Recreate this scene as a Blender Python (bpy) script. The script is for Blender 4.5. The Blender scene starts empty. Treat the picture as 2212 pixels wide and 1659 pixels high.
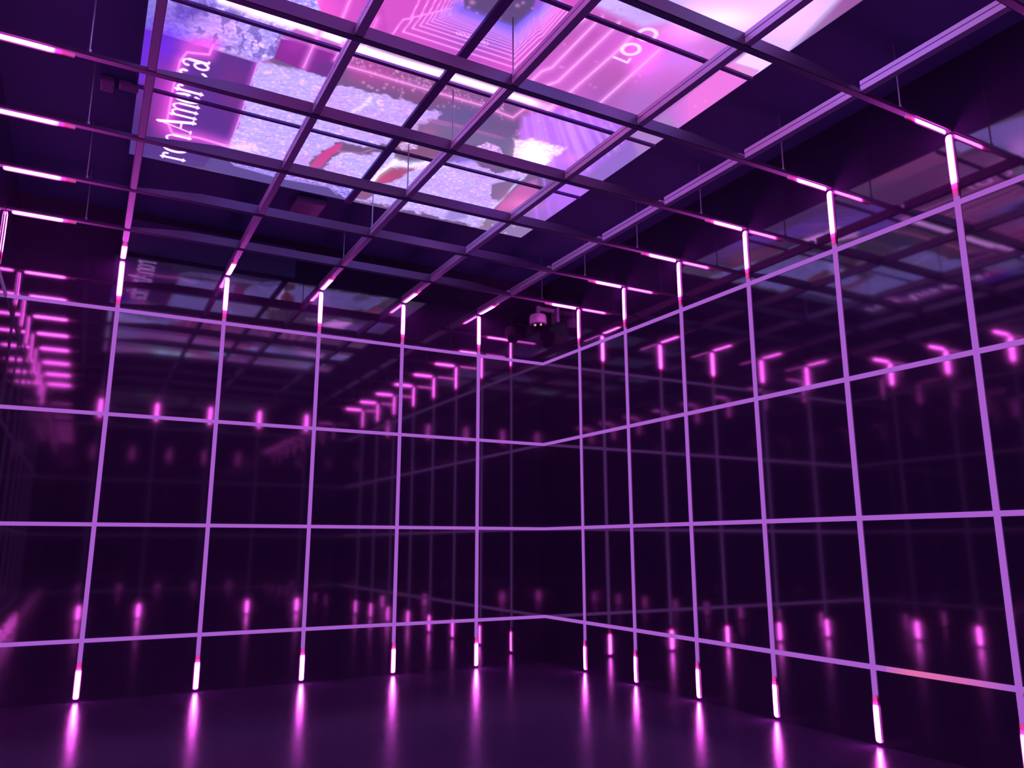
import bpy, bmesh, math
import numpy as np
from mathutils import Matrix, Vector

sc = bpy.context.scene
C = sc.collection

# ------------------------------------------------------------------ camera
CAM = (-5.4143, -8.9476, 1.4822)
YAW, PITCH, ROLL = 0.502718, 0.204688, -0.000958
FPX = 1666.233
cam_d = bpy.data.cameras.new('camera')
cam = bpy.data.objects.new('camera', cam_d)
C.objects.link(cam)
cam_d.sensor_width = 36.0
cam_d.lens = FPX / 2212.0 * 36.0
cam_d.clip_start = 0.05
f_ = Vector((math.sin(YAW) * math.cos(PITCH), math.cos(YAW) * math.cos(PITCH), math.sin(PITCH)))
r_ = Vector((math.cos(YAW), -math.sin(YAW), 0))
u_ = r_.cross(f_)
r2 = r_ * math.cos(ROLL) + u_ * math.sin(ROLL)
u2 = -r_ * math.sin(ROLL) + u_ * math.cos(ROLL)
cam.matrix_world = Matrix(((r2.x, u2.x, -f_.x, CAM[0]), (r2.y, u2.y, -f_.y, CAM[1]), (r2.z, u2.z, -f_.z, CAM[2]), (0, 0, 0, 1)))
sc.camera = cam

# ------------------------------------------------------------------ world, exposure
w = bpy.data.worlds.new('world')
sc.world = w
w.use_nodes = True
w.node_tree.nodes['Background'].inputs[0].default_value = (0.0, 0.0, 0.0, 1)
sc.view_settings.view_transform = 'Standard'
sc.view_settings.look = 'None'
sc.view_settings.exposure = 0.0
sc.view_settings.gamma = 1.0
sc.view_settings.use_curve_mapping = False
sc.cycles.use_denoising = True
sc.cycles.max_bounces = 8
sc.cycles.glossy_bounces = 6
sc.cycles.sample_clamp_indirect = 0.0
sc.cycles.caustics_reflective = True
sc.cycles.blur_glossy = 0.0

# ------------------------------------------------------------------ measures (metres)
XW = -6.30          # side wall beyond the left wall
YB = -9.12          # wall behind the camera
ZC = 5.06           # ceiling
U = [1.006, 2.080, 3.138, 4.221, 5.299]                      # uprights of the left wall
V = [0.913, 1.887, 2.869, 3.840, 4.831, 5.900, 6.93, 7.95]   # uprights of the right wall
H = [0.56, 1.681, 2.808, 3.934]                              # horizontal strips
ZT = 4.513                                                   # top of the uprights
TUBE_G, TUBE_K = 0.105, 34.0

# ------------------------------------------------------------------ helpers
def box(bm, x0, x1, y0, y1, z0, z1, bev=0.0):
    m = Matrix.Translation(((x0 + x1) / 2, (y0 + y1) / 2, (z0 + z1) / 2)) @ Matrix.Diagonal((x1 - x0, y1 - y0, z1 - z0, 1))
    r = bmesh.ops.create_cube(bm, size=1.0, matrix=m)
    if bev:
        es = list({e for v in r['verts'] for e in v.link_edges})
        bmesh.ops.bevel(bm, geom=es, offset=bev, segments=2, affect='EDGES', profile=0.5)

def lathe(bm, prof, seg=24, mat=Matrix.Identity(4)):
    rings = []
    for r, z in prof:
        if r < 1e-6:
            rings.append([bm.verts.new(mat @ Vector((0, 0, z)))])
        else:
            rings.append([bm.verts.new(mat @ Vector((r * math.cos(2 * math.pi * k / seg), r * math.sin(2 * math.pi * k / seg), z))) for k in range(seg)])
    for a, b in zip(rings, rings[1:]):
        for k in range(seg):
            k2 = (k + 1) % seg
            if len(a) == 1 and len(b) > 1:
                bm.faces.new((a[0], b[k2], b[k]))
            elif len(b) == 1 and len(a) > 1:
                bm.faces.new((a[k], a[k2], b[0]))
            elif len(a) > 1:
                bm.faces.new((a[k], a[k2], b[k2], b[k]))

def obj(name, bm, mat, parent=None, loc=(0, 0, 0), rot=None, smooth=False):
    me = bpy.data.meshes.new(name)
    bmesh.ops.recalc_face_normals(bm, faces=bm.faces[:])
    bm.to_mesh(me)
    bm.free()
    if smooth:
        for p in me.polygons:
            p.use_smooth = True
    me.materials.append(mat)
    o = bpy.data.objects.new(name, me)
    C.objects.link(o)
    o.location = loc
    if rot is not None:
        o.rotation_euler = rot
    if parent:
        o.parent = parent
    return o

def meshobj(name, me, parent=None, loc=(0, 0, 0), rot=None):
    o = bpy.data.objects.new(name, me)
    C.objects.link(o)
    o.location = loc
    if rot is not None:
        o.rotation_euler = rot
    if parent:
        o.parent = parent
    return o

def empty(name, loc):
    o = bpy.data.objects.new(name, None)
    o.empty_display_size = 0.1
    C.objects.link(o)
    o.location = loc
    return o

def tag(o, label, cat, group=None):
    o['label'] = label
    o['category'] = cat
    if group:
        o['group'] = group
    return o

def struct(o):
    o['kind'] = 'structure'
    return o

# ------------------------------------------------------------------ materials
def new_mat(name):
    m = bpy.data.materials.new(name)
    m.use_nodes = True
    nt = m.node_tree
    b = nt.nodes['Principled BSDF']
    return m, nt, b

def principled(name, col, rough, metal=0.0, ior=1.5, bump=None, rvar=None, cvar=None):
    m, nt, b = new_mat(name)
    b.inputs['Base Color'].default_value = (*col, 1)
    b.inputs['Roughness'].default_value = rough
    b.inputs['Metallic'].default_value = metal
    b.inputs['IOR'].default_value = ior
    tc = nt.nodes.new('ShaderNodeTexCoord')
    if bump:
        scale, strength, dist = bump
        n = nt.nodes.new('ShaderNodeTexNoise')
        n.inputs['Scale'].default_value = scale
        n.inputs['Detail'].default_value = 3
        nt.links.new(tc.outputs['Object'], n.inputs['Vector'])
        bp = nt.nodes.new('ShaderNodeBump')
        bp.inputs['Strength'].default_value = strength
        bp.inputs['Distance'].default_value = dist
        nt.links.new(n.outputs['Fac'], bp.inputs['Height'])
        nt.links.new(bp.outputs['Normal'], b.inputs['Normal'])
    if rvar:
        scale, lo, hi = rvar
        n = nt.nodes.new('ShaderNodeTexNoise')
        n.inputs['Scale'].default_value = scale
        n.inputs['Detail'].default_value = 4
        nt.links.new(tc.outputs['Object'], n.inputs['Vector'])
        mr = nt.nodes.new('ShaderNodeMapRange')
        mr.inputs['From Min'].default_value = 0.3
        mr.inputs['From Max'].default_value = 0.7
        mr.inputs['To Min'].default_value = lo
        mr.inputs['To Max'].default_value = hi
        nt.links.new(n.outputs['Fac'], mr.inputs['Value'])
        nt.links.new(mr.outputs['Result'], b.inputs['Roughness'])
    if cvar:
        scale, c0, c1 = cvar
        n = nt.nodes.new('ShaderNodeTexNoise')
        n.inputs['Scale'].default_value = scale
        n.inputs['Detail'].default_value = 5
        nt.links.new(tc.outputs['Object'], n.inputs['Vector'])
        cr = nt.nodes.new('ShaderNodeValToRGB')
        cr.color_ramp.elements[0].position = 0.35
        cr.color_ramp.elements[1].position = 0.65
        cr.color_ramp.elements[0].color = (*c0, 1)
        cr.color_ramp.elements[1].color = (*c1, 1)
        nt.links.new(n.outputs['Fac'], cr.inputs['Fac'])
        nt.links.new(cr.outputs['Color'], b.inputs['Base Color'])
    return m

def emit_ramp(name, axis, stops, length):
    """luminous diffuser whose output changes along its own length (object coordinates)"""
    m = bpy.data.materials.new(name)
    m.use_nodes = True
    nt = m.node_tree
    nt.nodes.clear()
    out = nt.nodes.new('ShaderNodeOutputMaterial')
    em = nt.nodes.new('ShaderNodeEmission')
    tc = nt.nodes.new('ShaderNodeTexCoord')
    sx = nt.nodes.new('ShaderNodeSeparateXYZ')
    dv = nt.nodes.new('ShaderNodeMath')
    dv.operation = 'DIVIDE'
    dv.inputs[1].default_value = length
    cr = nt.nodes.new('ShaderNodeValToRGB')
    els = cr.color_ramp.elements
    while len(els) > 1:
        els.remove(els[-1])
    k = max(max(c) for _, c in stops)
    els[0].position = stops[0][0]
    els[0].color = (*[q / k for q in stops[0][1]], 1)
    for p_, c in stops[1:]:
        e = els.new(p_)
        e.color = (*[q / k for q in c], 1)
    nt.links.new(tc.outputs['Object'], sx.inputs[0])
    nt.links.new(sx.outputs[axis], dv.inputs[0])
    nt.links.new(dv.outputs[0], cr.inputs['Fac'])
    nt.links.new(cr.outputs['Color'], em.inputs['Color'])
    em.inputs['Strength'].default_value = k
    nt.links.new(em.outputs[0], out.inputs[0])
    return m

M_wall = principled('black_gloss_panel', (0.040, 0.019, 0.062), 0.05, ior=2.0, rvar=(1.3, 0.042, 0.060))
M_ceil = principled('dark_painted_ceiling', (0.025, 0.050, 0.145), 0.8)
M_floor = principled('dark_polished_floor', (0.06, 0.04, 0.09), 0.2, ior=1.6, bump=(130, 0.22, 0.0012), rvar=(0.8, 0.19, 0.25), cvar=(1.2, (0.058, 0.036, 0.095), (0.085, 0.045, 0.11)))
M_beam_v = principled('pale_anodised_channel', (0.70, 0.52, 0.68), 0.45, metal=0.25)
M_beam_r = principled('dark_anodised_channel', (0.115, 0.08, 0.15), 0.32, metal=0.45)
M_dark = principled('matt_black_steel', (0.002, 0.002, 0.004), 0.9, ior=1.15)
M_rod = principled('galvanised_rod', (0.42, 0.40, 0.46), 0.4, metal=0.7)
M_white = principled('white_plastic', (0.55, 0.5, 0.56), 0.45)
M_smoke = principled('smoked_dome', (0.004, 0.003, 0.006), 0.06, ior=1.6)
M_grey = principled('grey_housing', (0.22, 0.18, 0.24), 0.5)

LIL = (0.392, 0.108, 0.604)       # steady lilac of the strips
def lit(c, k=1.0):
    return tuple(q * k for q in c)
M_strip = emit_ramp('lilac_light_strip', 2, [(0.0, lit(LIL, 0.92)), (0.25, lit(LIL)), (0.75, lit(LIL)), (1.0, lit((0.42, 0.10, 0.56)))], 4.5)
HOT = (TUBE_K, TUBE_K * TUBE_G, TUBE_K * 0.92)
M_strip_dim = emit_ramp('dim_lilac_light_strip', 2, [(0.0, lit(LIL, 0.35)), (1.0, lit(LIL, 0.35))], 4.5)
M_tube = emit_ramp('magenta_neon_tube', 2, [(0.0, (3.0, 0.12, 2.6)), (0.07, HOT), (0.72, HOT), (0.80, (3.5, 0.10, 2.2)), (0.88, (0.92, 0.035, 0.36)), (1.0, (0.48, 0.07, 0.42))], 1.0)

def bloom_profile(m, half):
    """the diffuser is brightest along its centre line and dims to saturated magenta at the rims"""
    nt = m.node_tree
    em = [n for n in nt.nodes if n.type == 'EMISSION'][0]
    sx = [n for n in nt.nodes if n.type == 'SEPXYZ'][0]
    ab = nt.nodes.new('ShaderNodeMath'); ab.operation = 'ABSOLUTE'
    nt.links.new(sx.outputs[0], ab.inputs[0])
    mr = nt.nodes.new('ShaderNodeMapRange')
    mr.interpolation_type = 'SMOOTHSTEP'
    mr.inputs['From Min'].default_value = half * 0.42
    mr.inputs['From Max'].default_value = half * 1.0
    mr.inputs['To Min'].default_value = 1.0
    mr.inputs['To Max'].default_value = 0.0
    nt.links.new(ab.outputs[0], mr.inputs['Value'])
    pw = nt.nodes.new('ShaderNodeMath'); pw.operation = 'POWER'; pw.inputs[1].default_value = 1.8
    nt.links.new(mr.outputs['Result'], pw.inputs[0])
    ad = nt.nodes.new('ShaderNodeMath'); ad.operation = 'ADD'; ad.inputs[1].default_value = 0.006
    nt.links.new(pw.outputs[0], ad.inputs[0])
    mu = nt.nodes.new('ShaderNodeMath'); mu.operation = 'MULTIPLY'; mu.inputs[1].default_value = em.inputs['Strength'].default_value
    nt.links.new(ad.outputs[0], mu.inputs[0])
    nt.links.new(mu.outputs[0], em.inputs['Strength'])
bloom_profile(M_tube, 0.031)  # halo around each tube is painted as its magenta rim

def tube_mesh(L, wdt, dep):
    """neon tube along local +Z from its bright end; rounded section, tapering to the dim tip"""
    bm = bmesh.new()
    prof = [(0.0, 0.0), (0.35, 0.0), (0.8, 0.02), (1.0, 0.08), (1.05, 0.45), (1.0, 0.72), (0.92, 0.82), (0.88, 0.92), (0.80, 1.0), (0.0, 1.0)]
    seg = 12
    rings = []
    for r, t in prof:
        ring = []
        for k in range(seg):
            a = 2 * math.pi * k / seg
            ring.append(bm.verts.new((max(r, 1e-4) * wdt / 2 * math.cos(a), max(r, 1e-4) * dep / 2 * math.sin(a), t)))
        rings.append(ring)
    for a, b in zip(rings, rings[1:]):
        for k in range(seg):
            bm.faces.new((a[k], a[(k + 1) % seg], b[(k + 1) % seg], b[k]))
    me = bpy.data.meshes.new('neon_tube')
    bmesh.ops.recalc_face_normals(bm, faces=bm.faces[:])
    bm.to_mesh(me)
    bm.free()
    for p in me.polygons:
        p.use_smooth = True
    me.materials.append(M_tube)
    return me
ME_TUBE = tube_mesh(1.0, 0.062, 0.020)

def tube(name, parent, loc, direction, L):
    """direction = +-x, +-y, +-z unit letter; bright end at loc"""
    rots = {'+z': (0, 0, 0), '-z': (math.pi, 0, 0), '+x': (0, math.pi / 2, 0), '-x': (0, -math.pi / 2, 0), '+y': (-math.pi / 2, 0, 0), '-y': (math.pi / 2, 0, 0)}
    o = meshobj(name, ME_TUBE, parent, loc, rots[direction])
    o.scale = (1, 1, L)
    return o

# ------------------------------------------------------------------ the room
bm = bmesh.new(); box(bm, XW - 0.1, 0.1, YB - 0.1, 0.1, -0.1, 0.0)
floor = struct(obj('floor', bm, M_floor))
bm = bmesh.new(); box(bm, XW - 0.1, 0.1, YB - 0.1, 0.1, ZC, ZC + 0.1)
ceiling = struct(obj('ceiling', bm, M_ceil))
bm = bmesh.new(); box(bm, XW, 0.0, 0.0, 0.1, 0, ZC)
struct(obj('wall_left', bm, M_wall))
bm = bmesh.new(); box(bm, 0.0, 0.1, YB, 0.0, 0, ZC)
struct(obj('wall_right', bm, M_wall))
bm = bmesh.new(); box(bm, XW - 0.1, XW, YB, 0.0, 0, ZC)
struct(obj('wall_side', bm, M_wall))
bm = bmesh.new(); box(bm, XW, 0.0, YB - 0.1, YB, 0, ZC)
struct(obj('wall_back', bm, M_wall))

# ------------------------------------------------------------------ screen on the ceiling
SX0, SX1, SY0, SY1, SZ = -5.36, -1.17, -7.05, -1.45, 5.045
H_ = None
def to_px(x, y):
    """place on the displayed picture -> artwork units the picture below is drawn in"""
    d = np.stack([x - CAM[0], y - CAM[1], np.full_like(x, SZ - CAM[2])])
    dot = lambda v: d[0] * v.x + d[1] * v.y + d[2] * v.z
    zc = dot(f_)
    return 1106 + FPX * dot(r2) / zc, 829.5 - FPX * dot(u2) / zc

def vnoise(x, y, seed):
    xi = np.floor(x).astype(np.int64); yi = np.floor(y).astype(np.int64)
    fx = x - xi; fy = y - yi
    fx = fx * fx * (3 - 2 * fx); fy = fy * fy * (3 - 2 * fy)
    def h(a, b):
        n = (a * 374761393 + b * 668265263 + seed * 1442695041) & 0x7fffffff
        n = ((n ^ (n >> 13)) * 1274126177) & 0x7fffffff
        return ((n ^ (n >> 16)) & 0xffff) / 65535.0
    return (h(xi, yi) * (1 - fx) + h(xi + 1, yi) * fx) * (1 - fy) + (h(xi, yi + 1) * (1 - fx) + h(xi + 1, yi + 1) * fx) * fy

def fbm(x, y, s, seed, octs=4):
    t = 0; a = 0.5; n = 0
    for k in range(octs):
        t = t + a * vnoise(x * s, y * s, seed + k); n += a; a *= 0.55; s *= 2.03
    return t / n

def seg_dist(px, py, x0, y0, x1, y1):
    dx, dy = x1 - x0, y1 - y0
    L = dx * dx + dy * dy + 1e-12
    t = np.clip(((px - x0) * dx + (py - y0) * dy) / L, 0, 1)
    return np.hypot(px - x0 - t * dx, py - y0 - t * dy)

def pl_dist(px, py, pts):
    d = np.full_like(px, 1e9)
    for (a, b), (c, e) in zip(pts, pts[1:]):
        d = np.minimum(d, seg_dist(px, py, a, b, c, e))
    return d

def poly_sd(px, py, pts):
    ins = np.zeros(px.shape, bool)
    n = len(pts)
    for i in range(n):
        (x0, y0), (x1, y1) = pts[i], pts[(i + 1) % n]
        c = (y0 > py) != (y1 > py)
        with np.errstate(divide='ignore', invalid='ignore'):
            ins ^= c & (px < (x1 - x0) * (py - y0) / (y1 - y0 + 1e-12) + x0)
    d = pl_dist(px, py, list(pts) + [pts[0]])
    return np.where(ins, -d, d)

def build_screen():
    nx, ny = 560, 740
    gx = np.linspace(SX0, SX1, nx + 1); gy = np.linspace(SY0, SY1, ny + 1)
    X, Y = np.meshgrid(gx, gy)
    X = X.ravel(); Y = Y.ravel()
    px, py = to_px(X, Y)
    col = np.zeros((len(X), 3))
    def mixin(a, c):
        nonlocal col
        a = np.clip(a, 0, 1)[:, None]
        c = np.asarray(c, float)
        col = col * (1 - a) + (c if c.ndim == 2 else c[None, :]) * a
    def poly(pts, c, soft=1.5, wob=0.0, k=1.0, seed=5):
        d = poly_sd(px, py, pts)
        if wob:
            d = d + (fbm(X, Y, 14, seed) - 0.5) * 2 * wob
        mixin(np.clip(0.5 - d / soft, 0, 1) * k, c)
    def line(pts, c, wd=1.5, glow=6.0, g=0.45, core=None):
        d = pl_dist(px, py, pts)
        if glow:
            mixin(np.exp(-(d / glow) ** 2) * g, c)
        mixin(np.clip(1.2 - d / wd, 0, 1), core or c)
    def blob(x, y, rx, ry, c, k=1.0, p=2):
        mixin(np.exp(-(((px - x) / rx) ** 2 + ((py - y) / ry) ** 2)) * k, c)
    # fine structure used inside the shaggy textures
    f1 = fbm(X * 1.0 + Y * 0.6, Y - X * 0.4, 42, 11, 2)
    f2 = fbm(X + fbm(X, Y, 3, 60) * 2, Y * 1.8, 10, 21, 4)
    f3 = fbm(X, Y, 1.6, 31, 3)
    fine = np.clip((f1 - 0.5) * 2.4, -1, 1)
    def fur(base, amp=45, tint=(1, 1, .5)):
        c = np.zeros((len(X), 3)) + np.asarray(base, float)[None, :]
        t = fine * amp * 0.9 + (f2 - 0.5) * amp * 1.1
        pk = np.clip((f3 - 0.48) * 4, 0, 1)[:, None]
        c = c * (1 - 0.4 * pk) + np.array([232, 156, 232])[None, :] * 0.4 * pk
        return np.clip(c + t[:, None] * np.asarray(tint)[None, :], 20, 262)
    # --- ground of the picture
    g = np.clip((px - 600) / 900, 0, 1)
    col = np.zeros((len(X), 3)) + np.array([118, 86, 138])[None, :]
    mixin(np.clip((140 - py) / 260, 0, 1) * 0.8, (205, 80, 195))
    far = np.clip((-py - 60) / 500, 0, 1)
    # --- pink tunnel area, upper middle
    poly([(560, -400), (1300, -400), (1262, 40), (1111, 185), (905, 120), (770, 78), (700, 62), (620, 40)], (205, 78, 196), 8)
    mixin(np.exp(-(((px - 690) / 75) ** 2 + ((py - 20) / 60) ** 2)) * 0.9, (232, 92, 222))
    poly([(757, 170), (1010, 245), (1108, 265), (1200, 262), (1320, 250), (1115, 185), (1000, 150), (770, 88)], (150, 84, 150), 18)
    blob(800, 150, 60, 30, (190, 75, 170), 0.7)
    blob(1000, 250, 110, 34, (104, 88, 150), 0.9)
    blob(905, 215, 50, 25, (130, 72, 124), 0.7)
    # --- concentric tunnel with luminous outlines
    poly([(790, -120), (1000, -160), (1290, -80), (1250, 15), (1111, 172), (975, 128), (830, 84), (838, 60)], (214, 84, 204), 6)
    blob(1050, 85, 85, 38, (132, 78, 196), 0.7)
    blob(980, 60, 50, 26, (176, 80, 200), 0.5)
    n = 22
    cx, cy = 1080.0, 10.0
    for i in range(n):
        t = i / (n - 1.0)
        s = 1.0 / (1 + 2.9 * t ** 1.0)
        s = (s - 1 / 3.9) / (1 - 1 / 3.9)
        L = (1003 + (845 - 1003) * s, 20 + (78 - 20) * s)
        B = (1111, 58 + (163 - 58) * s)
        R1_ = (1150 + 18 * s, 22 + (107 - 22) * s)
        R2_ = (1162 + 14 * s, 22 + (102 - 22) * s - 2)
        R3_ = (1185 + 60 * s, -10 + 30 * s)
        T1 = (L[0] + 10 + 16 * s, L[1] - 12 - 24 * s)
        T2 = (T1[0] + 8 + 8 * s, T1[1] - 2)
        T3 = (T2[0] + 26 + 20 * s, T2[1] - 40 - 55 * s)
        blue = t ** 1.1
        cc = (255 - 105 * blue, 165 - 45 * blue, 250)
        cg = (240 - 130 * blue, 92 - 8 * blue, 232)
        line([L, B], cc, 1.25 - 0.55 * t, 3.4 - 2.2 * t, 0.35, cc)
        line([T3, T2, T1, L], cc, 1.25 - 0.55 * t, 3.4 - 2.2 * t, 0.35, cc)
        line([B, R1_, R2_, R3_], cc, 1.4 - 0.6 * t, 3.4 - 2.2 * t, 0.4, cc)
    poly([(1000, -60), (1003, 18), (1111, 58), (1152, 22), (1172, -60)], (100, 74, 134), 5)
    d = pl_dist(px, py, [(990, 14), (1003, 21), (1111, 60), (1158, 18), (1180, -40)])
    mixin(np.exp(-(d / 13) ** 2) * 0.55, (112, 88, 226))
    poly([(1000, -60), (1006, 10), (1111, 52), (1148, 20), (1165, -60)], (98, 72, 128), 8, k=0.9)
    for bx, by, br in [(1020, 5, 7), (1012, 16, 4), (1085, 18, 5), (1077, 37, 5), (1118, 12, 5), (1130, 6, 4), (1030, 28, 3), (1150, 18, 3)]:
        blob(bx, by, br, br * 0.8, (222, 140, 205), 0.75)
    # --- lines on the left of the tunnel
    for pts in [[(815, 40), (790, 100), (742, 140)], [(640, -40), (600, 60), (575, 130)], [(700, -30), (672, 30), (690, 62)]]:
        line(pts, (246, 130, 244), 1.6, 9, 0.5)
    line([(768, -30), (748, 20), (738, 42), (728, 58)], (252, 160, 248), 1.6, 6, 0.5)
    line([(840, -30), (812, 22), (790, 70)], (252, 150, 248), 1.4, 5, 0.4)
    # --- right: broad pink field with diagonal lines
    poly([(1111, 186), (1262, 40), (1300, -40), (1520, -60), (1620, 70), (1440, 240), (1380, 285), (1340, 300), (1200, 262), (1140, 245)], (206, 96, 206), 16)
    blob(1390, 130, 55, 60, (250, 112, 250), 0.85)
    blob(1480, 130, 90, 50, (226, 140, 250), 0.6)
    blob(1300, 180, 40, 40, (170, 90, 172), 0.55)
    blob(1245, 100, 25, 30, (178, 84, 172), 0.5)
    blob(1300, 215, 50, 30, (160, 84, 176), 0.6)
    blob(1335, 160, 26, 34, (176, 88, 170), 0.55)
    blob(1450, 190, 40, 40, (196, 104, 206), 0.5)
    blob(1275, 70, 20, 24, (186, 80, 172), 0.5)
    blob(1390, 225, 60, 45, (166, 112, 200), 0.7)
    blob(1230, 245, 60, 40, (205, 110, 250), 0.5)
    for pts in [[(1136, 186), (1170, 154), (1192, 146), (1300, 36)], [(1160, 204), (1180, 185), (1205, 176), (1338, 50)],
                [(1180, 240), (1235, 196), (1345, 100), (1368, 74)], [(1150, 300), (1240, 240), (1290, 228), (1424, 108)],
                [(1105, 180), (1140, 150), (1230, 62), (1265, 40)]]:
        line(pts, (255, 168, 255), 2.0, 7, 0.5)
    line([(740, 140), (800, 157), (900, 187), (1045, 229), (1108, 254), (1150, 222)], (255, 150, 240), 2.0, 6, 0.5)
    for k in range(4):
        line([(905, 250 + k * 2.5), (1000, 272 + k * 3), (1095, 300 + k * 3), (1150, 296 + k * 2)], (190, 110, 180), 0.7, 2, 0.3)
    for pts in [[(1110, 300), (1150, 262), (1235, 205)], [(1170, 312), (1215, 276), (1290, 240)]]:
        line(pts, (250, 140, 250), 1.2, 6, 0.45)
    # --- violet beams bottom right
    poly([(1128, 250), (1210, 240), (1420, 270), (1360, 360), (1140, 520), (1100, 505), (1180, 430), (1200, 380), (1120, 300)], (196, 112, 246), 14)
    blob(1290, 330, 60, 40, (168, 104, 226), 0.8)
    blob(1240, 345, 30, 16, (236, 130, 236), 0.8)
    blob(1330, 300, 40, 30, (148, 96, 205), 0.7)
    blob(1150, 470, 70, 50, (150, 104, 204), 0.9)
    blob(1380, 330, 30, 30, (150, 90, 240), 0.6)
    rng = np.random.RandomState(4)
    for k in range(24):
        x0 = 1125 + rng.rand() * 190; y0 = 215 + rng.rand() * 40 + (x0 - 1125) * 0.2
        L = 40 + rng.rand() * 70
        sl = 0.12 + (x0 - 1125) / 190 * 0.5
        line([(x0, y0), (x0 + sl * L, y0 + L)], (222, 160, 255), 1.0, 5, 0.30, (214, 130, 255))
    for k in range(7):
        x0 = 1150 + k * 24
        line([(x0, 395 - k * 12), (x0 + 10 + k * 4, 470 - k * 8)], (186, 112, 255), 1.6, 5, 0.55)
    # --- pale field upper right
    poly([(1262, -60), (1275, 8), (1390, 58), (1440, 46), (1640, 108), (1690, 130), (2100, -300), (1262, -300)], (216, 182, 246), 14)
    blob(1400, 30, 70, 30, (196, 150, 226), 0.6)
    blob(1480, 70, 60, 28, (252, 170, 252), 0.7)
    blob(1560, 40, 90, 28, (236, 222, 255), 0.9)
    blob(1700, 20, 80, 60, (216, 196, 255), 0.7)
    blob(1560, 85, 30, 16, (190, 140, 226), 0.6)
    mixin(np.clip(fine, 0, 1) * np.exp(-(((px - 1330) / 90) ** 2 + ((py - 20) / 28) ** 2)) * 0.5, (170, 130, 210))
    poly([(1283, 26), (1300, 32), (1298, 44), (1278, 36)], (200, 92, 180), 2, k=0.8)
    poly([(1308, 35), (1332, 42), (1328, 56), (1302, 46)], (200, 92, 180), 2, k=0.8)
    poly([(1342, 46), (1376, 58), (1368, 72), (1334, 60)], (205, 98, 190), 3, k=0.8)
    # right margin: pink falling off to grey lilac
    poly([(1640, 100), (1700, 130), (1300, 420), (1240, 400), (1560, 140)], np.array([150, 105, 205])[None, :] + np.clip((px - 1360) / 130, 0, 1)[:, None] * np.array([76, 15, 22])[None, :], 14)
    poly([(1440, 245), (1480, 292), (1380, 340), (1362, 290)], (176, 130, 200), 12, k=0.8)
    poly([(1628, 100), (1700, 122), (1655, 180), (1612, 170), (1582, 138)], (214, 200, 246), 7)
    poly([(1574, 142), (1582, 134), (1640, 152), (1626, 168)], (226, 140, 222), 4, k=0.9)
    # --- white rim glow running under the fifth cross beam
    band = [(400, -40), (520, 8), (640, 50), (752, 92), (860, 127), (985, 163), (1090, 196), (1190, 229)]
    d = pl_dist(px, py, [(x, y + 6) for x, y in band])
    mixin(np.exp(-(d / np.clip(13 - (px - 700) / 110, 7, 14)) ** 4) * 0.95 * np.clip((1215 - px) / 70, 0, 1), (250, 240, 255))
    mixin(np.exp(-(pl_dist(px, py, [(x, y - 16) for x, y in band]) / 8) ** 2) * 0.8, (238, 190, 255))
    line([(780, 122), (900, 158), (1050, 202), (1170, 238)], (252, 130, 230), 1.6, 5, 0.5)
    # drops scattered beneath it
    for k in range(150):
        tt = rng.rand(); x0 = 760 + tt * 330; y0 = 124 + tt * 100 + abs(rng.randn()) * 18
        blob(x0, y0, 0.9 + rng.rand() * 1.6, 0.9 + rng.rand() * 2.0, (240, 170, 236), 0.6)
    for bx, by in [(796, 186), (803, 190), (815, 195), (830, 190), (829, 205), (870, 200), (892, 195), (980, 230), (865, 212), (835, 182), (785, 178)]:
        blob(bx, by, 3.6, 2.8, (230, 160, 222), 0.75)
    for k in range(60):
        blob(850 + rng.rand() * 700, 30 + rng.rand() * 260, 1.5 + rng.rand() * 3, 1.5 + rng.rand() * 2.4, (246, 178, 244), 0.35)
    # --- left: pale ruin texture
    ruin = fur((190, 165, 244), 60, (1, .9, .35))
    poly([(280, -300), (560, -300), (700, 40), (735, 100), (606, 84), (592, 124), (560, 136), (440, 101), (300, 58)], ruin, 3)
    blob(400, 30, 55, 30, (92, 58, 196), 0.75)
    blob(470, 60, 60, 30, (226, 150, 236), 0.6)
    blob(560, 60, 40, 40, (186, 160, 244), 0.5)
    poly([(300, -60), (352, -60), (344, 60), (310, 60)], (104, 96, 206), 5, k=0.6)
    dk = (fbm(X * 2.2, Y * 0.8, 12, 77, 3) > 0.58) & (px > 380) & (px < 610) & (py < 125)
    mixin(dk * 0.55 * np.clip(0.5 - poly_sd(px, py, [(380, -60), (620, -60), (600, 120), (560, 130), (380, 80)]) / 8, 0, 1), (96, 72, 176))
    d = pl_dist(px, py, [(300, 60), (440, 101), (560, 136), (690, 160)])
    mixin(np.exp(-(d / 3.5) ** 2) * 0.6, (200, 170, 246))
    d = pl_dist(px, py, [(x, y + 4) for x, y in [(480, -6), (560, 24), (640, 50), (752, 92)]])
    mixin(np.exp(-(d / 13) ** 4) * 0.9, (250, 228, 255))
    # --- dark magenta block right of the ruin
    poly([(608, 84), (742, 122), (704, 172), (592, 126)], (140, 46, 156), 2)
    blob(640, 95, 30, 20, (170, 54, 180), 0.8)
    blob(700, 150, 30, 20, (98, 56, 134), 0.7)
    poly([(640, 62), (744, 98), (737, 122), (606, 78)], (196, 84, 200), 4, k=0.85)
    line([(694, 62), (676, 100), (656, 146)], (255, 150, 250), 1.9, 9, 0.6)
    line([(742, 92), (732, 112), (722, 130)], (250, 140, 246), 1.9, 6, 0.55)
    # --- violet/plum field below the ruin, with neon frame
    poly([(290, 56), (440, 101), (556, 136), (492, 330), (470, 352), (270, 330)], (96, 50, 146), 3)
    blob(350, 100, 55, 50, (104, 44, 232), 1.0)
    poly([(300, 58), (350, 68), (345, 130), (318, 180), (290, 180)], (110, 46, 224), 10, k=0.8)
    blob(360, 200, 38, 70, (178, 56, 190), 0.9)
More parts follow.
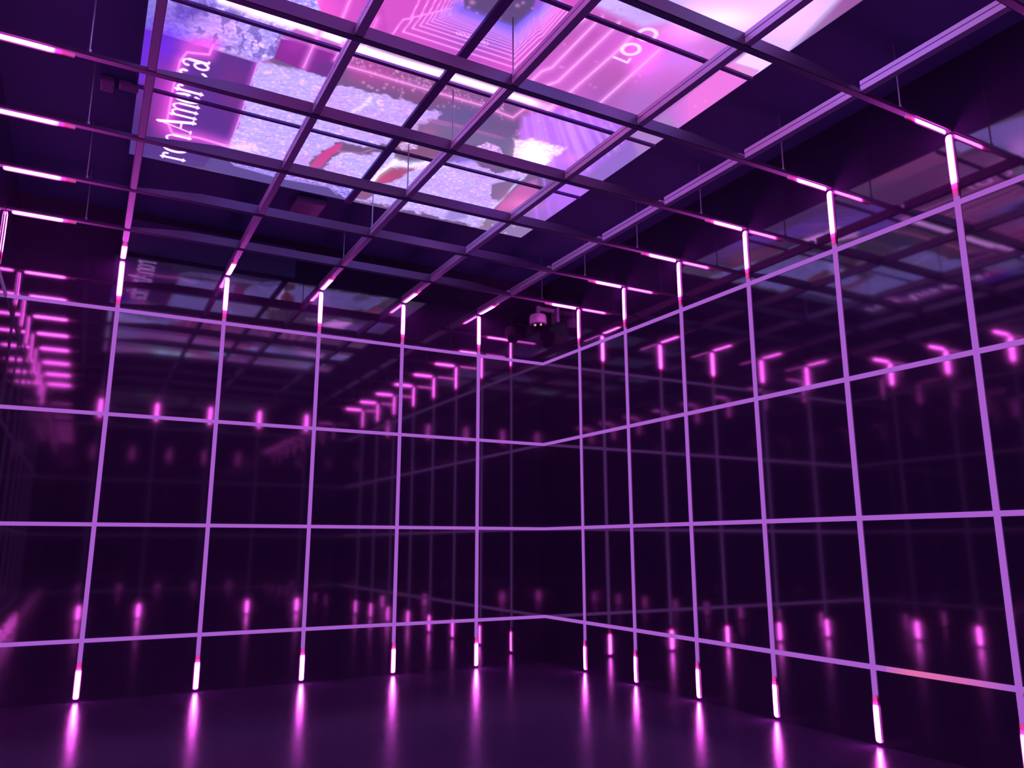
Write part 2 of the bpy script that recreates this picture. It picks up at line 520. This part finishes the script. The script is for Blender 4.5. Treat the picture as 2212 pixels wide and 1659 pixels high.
    blob(350, 260, 34, 40, (190, 60, 184), 0.85)
    blob(430, 95, 40, 16, (238, 90, 236), 0.9)
    blob(300, 280, 30, 60, (74, 46, 122), 0.85)
    poly([(270, 292), (480, 330), (480, 368), (260, 345)], (88, 58, 140), 8, k=0.85)
    blob(505, 190, 30, 60, (122, 50, 138), 0.8)
    blob(420, 325, 14, 7, (120, 44, 220), 0.7)
    line([(460, 98), (452, 118), (404, 113), (390, 130), (374, 190), (361, 262), (372, 288), (430, 298), (492, 316)], (240, 92, 236), 3.0, 15, 0.75, (255, 150, 255))
    line([(556, 138), (530, 220), (494, 322)], (226, 100, 232), 2.0, 9, 0.6, (236, 150, 245))
    # --- shaggy light forms across the middle
    fur1 = fur((200, 172, 246), 22, (1, 1, .45))
    poly([(561, 134), (690, 158), (708, 176), (724, 183), (830, 206), (892, 224), (957, 246), (948, 256), (925, 262), (906, 280), (908, 292), (895, 298), (880, 284), (842, 310),
          (800, 320), (770, 318), (740, 304), (722, 312), (700, 326), (672, 345), (663, 366), (640, 360), (496, 322)], fur1, 4, 9)
    blob(520, 320, 40, 12, (238, 214, 255), 0.6)
    mixin(np.exp(-(pl_dist(px, py, [(755, 245), (780, 232), (800, 215)]) / 6) ** 2) * 0.5, (214, 236, 250))
    poly([(800, 150), (830, 196), (760, 184)], (150, 80, 140), 6, k=0.0)
    poly([(664, 364), (694, 330), (724, 312), (742, 308), (734, 326), (716, 336), (694, 362)], (206, 72, 152), 3)
    line([(730, 326), (780, 331), (806, 322)], (160, 110, 160), 2.2, 3, 0.4)
    # tan and grey hollows
    poly([(845, 330), (850, 300), (900, 306), (940, 320), (975, 334), (960, 346), (880, 340)], (136, 84, 130), 5)
    blob(925, 275, 22, 10, (186, 100, 160), 0.8)
    fur2 = fur((200, 174, 247), 22, (1, 1, .4))
    poly([(856, 312), (880, 306), (905, 312), (900, 322), (868, 324)], fur((205, 170, 222), 40), 3, 4)
    poly([(700, 366), (716, 340), (734, 327), (790, 336), (818, 330), (850, 326), (856, 346), (900, 352), (932, 344), (962, 352), (1010, 344), (1070, 372), (1150, 372), (1128, 390), (1066, 400),
          (1062, 420), (1078, 424), (1070, 448), (1036, 492), (930, 466), (780, 432), (700, 420)], fur2, 4, 8, seed=9)
    poly([(838, 358), (850, 362), (895, 366), (870, 380), (850, 392), (826, 398), (800, 402), (818, 380)], (172, 82, 128), 4, 5)
    blob(835, 386, 16, 8, (206, 72, 132), 0.8)
    line([(795, 404), (818, 376), (846, 356), (856, 346)], (226, 240, 250), 2.4, 7, 0.6)
    d = pl_dist(px, py, [(852, 350), (880, 356), (930, 352), (965, 356)])
    mixin(np.exp(-(d / 8) ** 2) * 0.75, (206, 226, 255))
    blob(1000, 345, 30, 8, (148, 110, 236), 0.8)
    poly([(770, 418), (800, 402), (812, 418), (790, 432), (758, 428)], (140, 92, 140), 4)
    # hexagon and grey skirts at the lower border
    poly([(468, 326), (505, 350), (560, 370), (700, 398), (745, 425), (730, 470), (440, 360)], (98, 76, 150), 3)
    poly([(478, 332), (492, 334), (640, 372), (748, 398), (762, 428), (744, 428), (712, 404), (600, 384), (506, 358)], fur((158, 134, 232), 46), 2)
    line([(480, 336), (508, 357), (600, 384), (710, 404), (728, 420)], (170, 140, 226), 1.0, 2, 0.3)
    # grey mauve plates, right of the lower fur
    poly([(1062, 402), (1070, 396), (1110, 388), (1125, 384), (1108, 408), (1080, 432), (1062, 430)], (132, 104, 150), 3)
    poly([(970, 455), (1000, 448), (1010, 470), (980, 478), (960, 470)], (146, 120, 206), 8, k=0.7)
    line([(1128, 385), (1108, 404), (1086, 430), (1060, 452), (1040, 486)], (206, 206, 240), 2.4, 4, 0.4)
    poly([(1120, 400), (1160, 388), (1165, 420), (1110, 456), (1062, 460), (1090, 430)], (200, 98, 178), 9)
    blob(1130, 440, 40, 16, (248, 130, 214), 0.7)
    blob(1090, 420, 14, 10, (160, 100, 150), 0.7)
    poly([(1030, 498), (1062, 462), (1100, 468), (1150, 490), (1130, 530), (1040, 515)], (148, 122, 178), 5)
    blob(1050, 485, 14, 8, (150, 104, 140), 0.6)
    for bx, by in [(1110, 489), (1042, 486), (1064, 486), (1092, 503)]:
        blob(bx, by, 3, 1.8, (236, 180, 226), 0.8)
    # grey ground middle right and the burst
    poly([(905, 268), (985, 275), (1080, 300), (1120, 292), (1115, 345), (1080, 350), (1035, 330), (1030, 310), (1000, 330), (960, 334), (900, 300)], (120, 98, 148), 6)
    blob(925, 285, 22, 12, (176, 96, 156), 0.7)
    poly([(1030, 318), (1052, 306), (1078, 318), (1090, 340), (1110, 350), (1090, 352), (1060, 340)], fur((206, 170, 232), 50), 3, 4)
    poly([(1108, 302), (1150, 300), (1224, 320), (1180, 352), (1176, 370), (1100, 356), (1112, 330)], fur((240, 196, 255), 36), 5, 6)
    blob(1150, 333, 32, 22, (255, 246, 255), 1.0)
    blob(1165, 350, 20, 16, (255, 240, 255), 0.9)
    # faint broad variation
    mixin(np.clip(f3 - 0.55, 0, 1) * 0.6, (150, 120, 220))
    # part of the picture toward the far end of the room
    if True:
        m = np.clip((-py - 100) / 120, 0, 1)
        sw = fbm(X, Y, 1.3, 90, 4)
        c = np.stack([150 + 120 * (sw - .5), 86 + 120 * (fbm(X, Y, 1.1, 91, 3) - .4), 190 + 40 * (f3 - .5)], 1)
        mixin(m, c)
        for (a, b, r) in [(-4.05, -6.67, .22), (-4.4, -6.67, .18), (-3.4, -6.2, .25)]:
            mixin(np.exp(-((X - a) ** 2 + (Y - b) ** 2) / r ** 2) * 0.9, (190, 226, 255))
    # --- writing: "ron America", its line runs along the screen's edge
    u = -Y; v = -4.90 - X
    XH, CAP = 0.185, 0.265
    ink = np.full(len(X), 1e9)
    def st(pts, wd):
        nonlocal ink
        d = np.full(len(X), 1e9)
        for (a, b), (c_, e) in zip(pts, pts[1:]):
            d = np.minimum(d, seg_dist(u, v, a, b, c_, e))
        ink = np.minimum(ink, d - wd * 0.66)
    def arc(cu, cv, ru, rv, a0, a1, wd, n=16, thick=None):
        pts = [(cu + ru * math.cos(math.radians(a0 + (a1 - a0) * k / n)), cv + rv * math.sin(math.radians(a0 + (a1 - a0) * k / n))) for k in range(n + 1)]
        nonlocal ink
        for k, ((a, b), (c_, e)) in enumerate(zip(pts, pts[1:])):
            ww = wd
            if thick:
                am = math.radians(a0 + (a1 - a0) * (k + .5) / n)
                ww = thick + (wd - thick) * abs(math.cos(am))
            ink = np.minimum(ink, seg_dist(u, v, a, b, c_, e) - ww * 0.66)
    T, t_ = 0.030, 0.011
    def foot(x, wd=0.03):
        st([(x - wd, 0.004), (x + wd, 0.004)], t_)
    # r
    st([(1.555, 0), (1.555, XH)], T); foot(1.555); st([(1.52, XH - .006), (1.555, XH)], t_); arc(1.605, XH - .04, .04, .035, 40, 160, 0.016); st([(1.634, XH - .022), (1.636, XH - .03)], 0.03)
    # o
    arc(1.765, XH / 2, .068, XH / 2, 0, 360, 0.034, 28, 0.012)
    # n
    st([(1.885, 0), (1.885, XH)], T); foot(1.885, .028); st([(1.858, XH - .006), (1.885, XH)], t_); arc(1.95, XH - .055, .058, .052, 20, 160, 0.016); st([(2.012, 0), (2.012, XH - .06)], T); foot(2.015, .028)
    # A
    st([(2.125, 0), (2.215, CAP)], 0.012); st([(2.215, CAP), (2.305, 0)], 0.036); st([(2.155, .09), (2.27, .09)], t_); foot(2.125, .028); foot(2.307, .034)
    # m
    st([(2.385, 0), (2.385, XH)], 0.026); foot(2.385, .025); st([(2.36, XH - .006), (2.385, XH)], t_)
    arc(2.435, XH - .05, .045, .046, 10, 160, 0.015); st([(2.482, 0), (2.482, XH - .05)], 0.026); foot(2.482, .024)
    arc(2.535, XH - .05, .045, .046, 10, 160, 0.015); st([(2.582, 0), (2.582, XH - .05)], 0.026); foot(2.584, .025)
    # e
    arc(2.69, XH / 2, .058, XH / 2, 0, 318, 0.030, 24, 0.012); st([(2.64, XH / 2 + .004), (2.745, XH / 2 + .004)], t_)
    # r
    st([(2.80, 0), (2.80, XH)], 0.028); foot(2.80, .026); st([(2.775, XH - .006), (2.80, XH)], t_); arc(2.842, XH - .04, .034, .034, 40, 160, 0.015); st([(2.868, XH - .022), (2.869, XH - .028)], 0.026)
    # i
    st([(2.93, 0), (2.93, XH)], 0.028); foot(2.93, .027); st([(2.905, XH - .006), (2.93, XH)], t_); st([(2.93, CAP - .012), (2.931, CAP - .012)], 0.034)
    # c
    arc(3.06, XH / 2, .06, XH / 2, 48, 312, 0.030, 22, 0.012); st([(3.094, XH - .03), (3.095, XH - .034)], 0.026)
    # a
    arc(3.20, .05, .042, .048, 30, 330, 0.022, 18, 0.012); st([(3.255, .03), (3.255, XH - .05)], T); arc(3.212, XH - .048, .044, .044, 0, 150, 0.013); st([(3.175, XH - .032), (3.176, XH - .036)], 0.026); st([(3.258, .01), (3.285, .006)], 0.014)
    mixin(np.clip(0.5 - ink / 0.008, 0, 1), (236, 222, 255))
    # --- writing on the right: ring, ring and angle stroke
    ink = np.full(len(X), 1e9)
    def seg2(a, b, c_, e, wd):
        nonlocal ink
        ink = np.minimum(ink, seg_dist(X, Y, a, b, c_, e) - wd / 2)
    for cx_, cy_ in [(-2.21, -4.94), (-2.21, -5.13)]:
        ink = np.minimum(ink, np.abs(np.hypot((X - cx_) / 1.0, (Y - cy_) / 0.92) - 0.066) - 0.016)
    seg2(-2.265, -4.805, -2.135, -4.80, 0.022)
    seg2(-2.135, -4.80, -2.145, -4.845, 0.022)
    mixin(np.clip(0.5 - ink / 0.010, 0, 1), (255, 200, 255))
    # small words on the tunnel's foot, too blurred to read: short curls
    for bx, by in [(990, 72), (1000, 74), (1010, 78), (1030, 86), (1036, 88), (1042, 90), (1050, 94), (955, 118), (966, 122), (1005, 133), (1015, 137), (1030, 143)]:
        mixin(np.clip(1.1 - np.abs(np.hypot((px - bx) / 1.3, py - by) - 3.2) / 1.2, 0, 1) * 0.8, (250, 190, 252))
    # edge rows at the left fade
    cl = np.clip(col / 255.0, 0, 1.05)
    lin = np.where(cl <= 0.04045, cl / 12.92, ((cl + 0.055) / 1.055) ** 2.4)
    lum = lin @ np.array([0.25, 0.5, 0.25])
    lin = lin * (1 + np.clip((lum - 0.62) / 0.3, 0, 1)[:, None] * np.array([1.2, 0.5, 1.2])[None, :])
    lin[:, 0] *= 1 + 0.7 * np.clip((lin[:, 0] - 0.72) / 0.25, 0, 1)
    lin[:, 2] *= 1 + 1.1 * np.clip((lin[:, 2] - 0.78) / 0.2, 0, 1)
    lin = lin * (1 + 1.6 * np.clip((-py - 40) / 120, 0, 1))[:, None]  # out-of-view end brightened to strengthen its reflections in the walls
    # mesh
    me = bpy.data.meshes.new('ceiling_screen')
    nv = len(X)
    co = np.stack([X, Y, np.full(nv, SZ)], 1).astype(np.float32)
    idx = np.arange(nv).reshape(ny + 1, nx + 1)
    # wound so the faces look down
    q = np.stack([idx[:-1, :-1], idx[1:, :-1], idx[1:, 1:], idx[:-1, 1:]], -1).reshape(-1, 4)
    me.vertices.add(nv)
    me.vertices.foreach_set('co', co.ravel())
    nq = len(q)
    me.loops.add(nq * 4)
    me.loops.foreach_set('vertex_index', q.ravel().astype(np.int32))
    me.polygons.add(nq)
    me.polygons.foreach_set('loop_start', (np.arange(nq) * 4).astype(np.int32))
    me.update(calc_edges=True)
    at = me.color_attributes.new('picture', 'FLOAT_COLOR', 'POINT')
    rgba = np.ones((nv, 4), np.float32); rgba[:, :3] = lin
    at.data.foreach_set('color', rgba.ravel())
    m = bpy.data.materials.new('lit_picture')
    m.use_nodes = True
    nt = m.node_tree
    nt.nodes.clear()
    out = nt.nodes.new('ShaderNodeOutputMaterial')
    em = nt.nodes.new('ShaderNodeEmission')
    em.inputs['Strength'].default_value = 1.06
    a = nt.nodes.new('ShaderNodeAttribute')
    a.attribute_name = 'picture'
    nt.links.new(a.outputs['Color'], em.inputs['Color'])
    nt.links.new(em.outputs[0], out.inputs[0])
    me.materials.append(m)
    return me

scr = empty('ceiling_screen', ((SX0 + SX1) / 2, (SY0 + SY1) / 2, SZ))
tag(scr, 'huge rectangular screen on the ceiling glowing pink and violet, with white serif lettering', 'screen')
pic = meshobj('picture', build_screen())
pic.parent = scr
pic.location = (-(SX0 + SX1) / 2, -(SY0 + SY1) / 2, -SZ)
bm = bmesh.new()
ex, ey = (SX1 - SX0) / 2, (SY1 - SY0) / 2
box(bm, -ex - 0.02, ex + 0.02, -ey - 0.02, ey + 0.02, 0.004, ZC - SZ - 0.001)
for a in ((-ex - 0.02, -ex, -ey, ey), (ex, ex + 0.02, -ey, ey), (-ex - 0.02, ex + 0.02, -ey - 0.02, -ey), (-ex - 0.02, ex + 0.02, ey, ey + 0.02)):
    box(bm, a[0], a[1], a[2], a[3], -0.006, 0.004)
obj('back_frame', bm, M_ceil, scr)
M_bar = principled('dark_divider', (0.10, 0.07, 0.22), 0.7)
scx, scy = (SX0 + SX1) / 2, (SY0 + SY1) / 2
bm = bmesh.new(); box(bm, -3.275 - 0.036 - scx, -3.275 + 0.036 - scx, -ey, ey, -0.034, -0.004)
obj('divider_bar', bm, M_bar, scr)
for y in (-2.71, -3.93, -5.11, -6.3):
    bm = bmesh.new(); box(bm, -ex, ex, y - 0.018 - scy, y + 0.018 - scy, -0.024, -0.005)
    obj('divider_bar', bm, M_bar, scr)

# ------------------------------------------------------------------ light strips on the walls
ORD = ['first', 'second', 'third', 'fourth', 'fifth', 'sixth', 'seventh', 'eighth']
SW = 0.042
def upright(wall, i, c):
    """one upright strip with a neon tube at its head and one at its foot"""
    if wall == 'left':
        loc, wx, wy, off = (-c, -0.006, 0), SW, 0.012, (0, -1)
    elif wall == 'right':
        loc, wx, wy, off = (-0.006, -c, 0), 0.012, SW, (-1, 0)
    elif wall == 'side':
        loc, wx, wy, off = (XW + 0.006, -c, 0), 0.012, SW, (1, 0)
    else:
        loc, wx, wy, off = (-c, YB + 0.006, 0), SW, 0.012, (0, 1)
    t = empty('upright_light_strip', loc)
    bm = bmesh.new(); box(bm, -wx / 2, wx / 2, -wy / 2, wy / 2, 0.34, 3.99, 0.002)
    obj('diffuser', bm, M_strip if wall in ('left', 'right') else M_strip_dim, t)
    d = 0.003
    rz = 0 if wall in ('left', 'back') else math.pi / 2
    o = tube('head_tube', t, (off[0] * d, off[1] * d, ZT - 0.035), '-z', 0.50); o.rotation_euler = (math.pi, 0, rz)
    o['label'] = 'magenta neon tube at the head of the strip'
    if not (wall == 'back' and i == 2):
        o = tube('foot_tube', t, (off[0] * d, off[1] * d, 0.02), '+z', 0.34); o.rotation_euler = (0, 0, rz)
        o['label'] = 'magenta neon tube at the foot of the strip'
    return t
for i, c in enumerate(U):
    tag(upright('left', i, c), f'{ORD[i]} upright lilac light strip from the room corner on the left wall', 'light strip', 'upright light strips on the left wall')
for i, c in enumerate(V):
    tag(upright('right', i, c), f'{ORD[i]} upright lilac light strip from the room corner on the right wall', 'light strip', 'upright light strips on the right wall')
for i, c in enumerate(V):
    s = 'upright light strip at the far left edge of the photo, magenta head' if i == 0 else f'{ORD[i]} upright light strip of the side wall, beyond the left edge'
    tag(upright('side', i, c), s, 'light strip', 'upright light strips on the side wall')
for i, c in enumerate(U):
    tag(upright('back', i, c), f'{ORD[i]} upright light strip behind the viewer, mirrored in the left wall', 'light strip', 'upright light strips on the back wall')

ROW = ['lowest', 'second lowest', 'second highest', 'highest']
M_strip_h = emit_ramp('lilac_light_strip_level', 2, [(0.0, LIL), (1.0, LIL)], 1.0)
M_strip_pink = emit_ramp('pink_light_strip', 1, [(0.0, LIL), (0.25, (0.62, 0.13, 0.50)), (0.7, (0.78, 0.16, 0.42)), (1.0, LIL)], 1.0)
for k, z in enumerate(H):
    hw = SW / 2 * 0.92
    bm = bmesh.new(); box(bm, XW + 0.001, -0.001, -0.010, -0.001, -hw, hw)
    tag(obj('level_light_strip', bm, M_strip_h, None, (0, 0, z)), f'{ROW[k]} horizontal lilac light strip along the left wall', 'light strip', 'horizontal light strips on the left wall')
    bm = bmesh.new()
    if k == 0:
        t = empty('level_light_strip', (0, 0, z))
        box(bm, -0.010, -0.001, -4.95, -0.010, -hw, hw); box(bm, -0.010, -0.001, YB + 0.001, -5.85, -hw, hw)
        obj('diffuser', bm, M_strip_h, t)
        bm = bmesh.new(); box(bm, -0.011, -0.001, 0.0, 0.9, -hw, hw)
        o = obj('pink_diffuser', bm, M_strip_pink, t, (0, -5.85, 0)); o['label'] = 'stretch of the strip glowing salmon pink'
        o.parent = t
        tag(t, 'lowest horizontal light strip along the right wall, salmon pink near one end', 'light strip', 'horizontal light strips on the right wall')
    else:
        box(bm, -0.010, -0.001, YB + 0.001, -0.010, -hw, hw)
        tag(obj('level_light_strip', bm, M_strip_h, None, (0, 0, z)), f'{ROW[k]} horizontal lilac light strip along the right wall', 'light strip', 'horizontal light strips on the right wall')
    bm = bmesh.new(); box(bm, 0.001, 0.010, YB + 0.01, -0.011, -hw, hw)
    tag(obj('level_light_strip', bm, M_strip_dim, None, (XW, 0, z)), f'{ROW[k]} horizontal light strip on the side wall beyond the left edge', 'light strip', 'horizontal light strips on the side wall')
    bm = bmesh.new(); box(bm, XW + 0.011, -0.011, 0.001, 0.010, -hw, hw)
    tag(obj('level_light_strip', bm, M_strip_dim, None, (0, YB, z)), f'{ROW[k]} horizontal light strip on the wall behind the viewer', 'light strip', 'horizontal light strips on the back wall')

# ------------------------------------------------------------------ hung grid of beams
BZ0, BZ1 = 4.497, 4.587      # cross beams
BW = 0.055
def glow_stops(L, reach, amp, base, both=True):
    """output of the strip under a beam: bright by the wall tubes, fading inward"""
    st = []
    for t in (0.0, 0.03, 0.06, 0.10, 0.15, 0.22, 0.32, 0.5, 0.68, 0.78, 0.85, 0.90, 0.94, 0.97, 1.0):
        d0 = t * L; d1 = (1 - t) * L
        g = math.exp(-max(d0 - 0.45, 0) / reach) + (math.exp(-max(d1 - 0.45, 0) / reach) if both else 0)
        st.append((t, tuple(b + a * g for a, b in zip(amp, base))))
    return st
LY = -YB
M_under_r = emit_ramp('beam_glow_cross', 0, glow_stops(-XW, 0.28, (0.42, 0.03, 0.40), (0.012, 0.003, 0.03)), -XW)  # spill of the end tubes along the beam, painted as emission
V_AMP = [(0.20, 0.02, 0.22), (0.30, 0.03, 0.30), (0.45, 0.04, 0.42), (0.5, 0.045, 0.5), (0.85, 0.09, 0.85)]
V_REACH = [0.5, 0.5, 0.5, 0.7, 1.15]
for j, v in enumerate(V):
    b = empty('ceiling_cross_beam', (XW, -v, BZ0))
    bm = bmesh.new()
    x0, x1 = 0.002, -XW - 0.002
    h1_, h0_ = BZ1 - BZ0, 0.028
    prof = [(x0, 0.004), (x1, 0.004), (x1, h0_), (-XW - 0.98, h0_), (-XW - 1.55, h1_), (1.55, h1_), (0.98, h0_), (x0, h0_)]  # ends shaped low to stand for the side face lost in shade
    fa = [bm.verts.new((x, -BW / 2, z)) for x, z in prof]
    fb = [bm.verts.new((x, BW / 2, z)) for x, z in prof]
    bm.faces.new(fa); bm.faces.new(fb[::-1])
    for q in range(len(prof)):
        q2 = (q + 1) % len(prof)
        bm.faces.new((fa[q], fb[q], fb[q2], fa[q2]))
    obj('channel', bm, M_beam_r, b)
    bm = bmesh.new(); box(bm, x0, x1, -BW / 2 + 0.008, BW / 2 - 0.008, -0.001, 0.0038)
    obj('underside_glow_strip', bm, M_under_r, b)
    o = tube('neon_tube', b, (-XW - 0.045, 0, -0.006), '-x', 0.47); o.rotation_euler = (0, -math.pi / 2, 0); o['label'] = 'magenta neon tube by the right wall'
    o = tube('neon_tube', b, (0.045, 0, -0.006), '+x', 0.52); o['label'] = 'magenta neon tube by the side wall'
    for hx in (-0.56, -3.14, -5.66):
        bm = bmesh.new()
        rz = 0.028 if hx > -1 or hx < -5 else BZ1 - BZ0
        lathe(bm, [(0.0, rz), (0.013, rz), (0.013, rz + 0.03), (0.006, rz + 0.034), (0.006, ZC - BZ0), (0.0, ZC - BZ0)], 8)
        # rods at the middle hang clear of the uplit screen line
        obj('hanger_rod', bm, M_rod, b, (hx - XW, 0, 0))
    tag(b, f'{ORD[j]} hung cross beam from the room corner, running toward the right wall', 'beam', 'hung cross beams')
for i, u in enumerate(U):
    b = empty('ceiling_long_beam', (-u, YB, 4.506))
    ys = [0.002] + sorted([LY - v for v in V]) + [LY - 0.002]
    hh = 0.081
    hb = BW / 2
    mu = emit_ramp('beam_glow_long', 1, glow_stops(LY, V_REACH[i], V_AMP[i], (0.03, 0.006, 0.06)), LY)
    # section of the extrusion: box with a slot along each flank
    sec = [(-hb, 0.004), (hb, 0.004), (hb, 0.043), (hb - 0.016, 0.043), (hb - 0.016, 0.051), (hb, 0.051), (hb, hh), (-hb, hh), (-hb, 0.051), (-hb + 0.016, 0.051), (-hb + 0.016, 0.043), (-hb, 0.043)]
    for a, c in zip(ys, ys[1:]):
        a2 = a + (0 if a == ys[0] else BW / 2 + 0.001); c2 = c - (0 if c == ys[-1] else BW / 2 + 0.001)
        bm = bmesh.new()
        fa = [bm.verts.new((x, a2, z)) for x, z in sec]
        fb = [bm.verts.new((x, c2, z)) for x, z in sec]
        bm.faces.new(fa); bm.faces.new(fb[::-1])
        for q in range(len(sec)):
            q2 = (q + 1) % len(sec)
            bm.faces.new((fa[q], fb[q], fb[q2], fa[q2]))
        obj('channel', bm, M_beam_v, b)
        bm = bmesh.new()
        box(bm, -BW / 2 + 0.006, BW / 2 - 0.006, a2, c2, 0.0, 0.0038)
        obj('underside_glow_strip', bm, mu, b)
    o = tube('neon_tube', b, (0, LY - 0.045, -0.006), '-y', 0.52); o['label'] = 'magenta neon tube by the left wall'
    tag(b, f'{ORD[i]} hung long beam from the room corner, slotted, running from the left wall', 'beam', 'hung long beams')

# ------------------------------------------------------------------ dome camera by the corner
cz = 4.44
dc = empty('dome_camera', (-0.285, -0.35, cz))
bm = bmesh.new()
lathe(bm, [(0.0, 0.075), (0.075, 0.075), (0.105, 0.062), (0.114, 0.03), (0.116, -0.045), (0.118, -0.055), (0.108, -0.062), (0.0, -0.062)], 36)
obj('housing', bm, M_white, dc, smooth=False)
bm = bmesh.new()
lathe(bm, [(0.086, -0.058), (0.086, -0.075), (0.076, -0.115), (0.05, -0.145), (0.02, -0.158), (0.0, -0.16)], 32)
obj('dome', bm, M_smoke, dc, smooth=True)
M_ir = emit_ramp('infrared_lamp', 2, [(0.0, (1.0, 0.32, 0.62)), (1.0, (1.0, 0.32, 0.62))], 1.0)
toc = Vector((CAM[0] + 0.285, CAM[1] + 0.35, CAM[2] - cz)).normalized()
rt = Vector((0, 0, 1)).cross(toc).normalized()
for s, dz in ((-1, -0.093), (1, -0.087)):
    bm = bmesh.new()
    bmesh.ops.create_icosphere(bm, subdivisions=2, radius=0.015)
    dirv = Vector((toc.x, toc.y, 0)).normalized() * 0.078 + rt * s * 0.038
    obj('lamp_eye', bm, M_ir, dc, (dirv.x, dirv.y, dz), smooth=True)
bm = bmesh.new()
lathe(bm, [(0.0, 0.075), (0.04, 0.075), (0.032, 0.10), (0.032, 0.16), (0.03, 0.19), (0.0, 0.195)], 20)
box(bm, 0.0, 0.25, -0.03, 0.03, 0.13, 0.185, 0.01)
obj('bracket_arm', bm, M_grey, dc)
bm = bmesh.new()
vs = [bm.verts.new(p) for p in ((0.255, -0.07, 0.19), (0.255, 0.07, 0.19), (0.255, 0.07, 0.0), (0.255, -0.07, 0.0), (0.284, -0.085, 0.205), (0.284, 0.085, 0.205), (0.284, 0.085, -0.015), (0.284, -0.085, -0.015))]
for fc in ((0, 1, 2, 3), (4, 5, 6, 7), (0, 1, 5, 4), (1, 2, 6, 5), (2, 3, 7, 6), (3, 0, 4, 7)):
    bm.faces.new([vs[q] for q in fc])
obj('wall_plate', bm, M_grey, dc)
tag(dc, 'white security dome camera on a bracket high by the room corner', 'security camera')

# ------------------------------------------------------------------ small ceiling fittings
bm = bmesh.new(); box(bm, -0.16, 0.16, -0.18, 0.18, -0.07, 0.0, 0.02)
M_fit = principled('plum_housing', (0.13, 0.08, 0.19), 0.5)
tag(obj('ceiling_speaker', bm, M_fit, None, (-3.62, -1.16, ZC - 0.001)), 'small boxy plum speaker on the dark ceiling beside the screen edge', 'speaker')
bm = bmesh.new(); box(bm, -0.05, 0.05, -0.09, 0.09, -0.05, 0.0, 0.012)
tag(obj('ceiling_sensor', bm, M_fit, None, (-5.57, -2.62, ZC - 0.001)), 'tiny dim box on the ceiling left of the lettering, outer of the pair', 'sensor')
bm = bmesh.new(); box(bm, -0.07, 0.07, -0.05, 0.05, -0.045, 0.0, 0.012)
tag(obj('ceiling_sensor', bm, M_fit, None, (-5.42, -2.66, ZC - 0.001)), 'tiny dim box on the ceiling next to the screen frame, inner of the pair', 'sensor')
M_patch = principled('dull_grey_patch', (0.06, 0.08, 0.17), 0.6)
bm = bmesh.new(); box(bm, -5.26, -3.46, -0.008, -0.001, 4.60, 4.98)  # thin flat patch, bluer and duller than the wall around it
tag(obj('wall_patch', bm, M_patch), 'dull grey patch on the left wall just above the hung beams', 'panel')
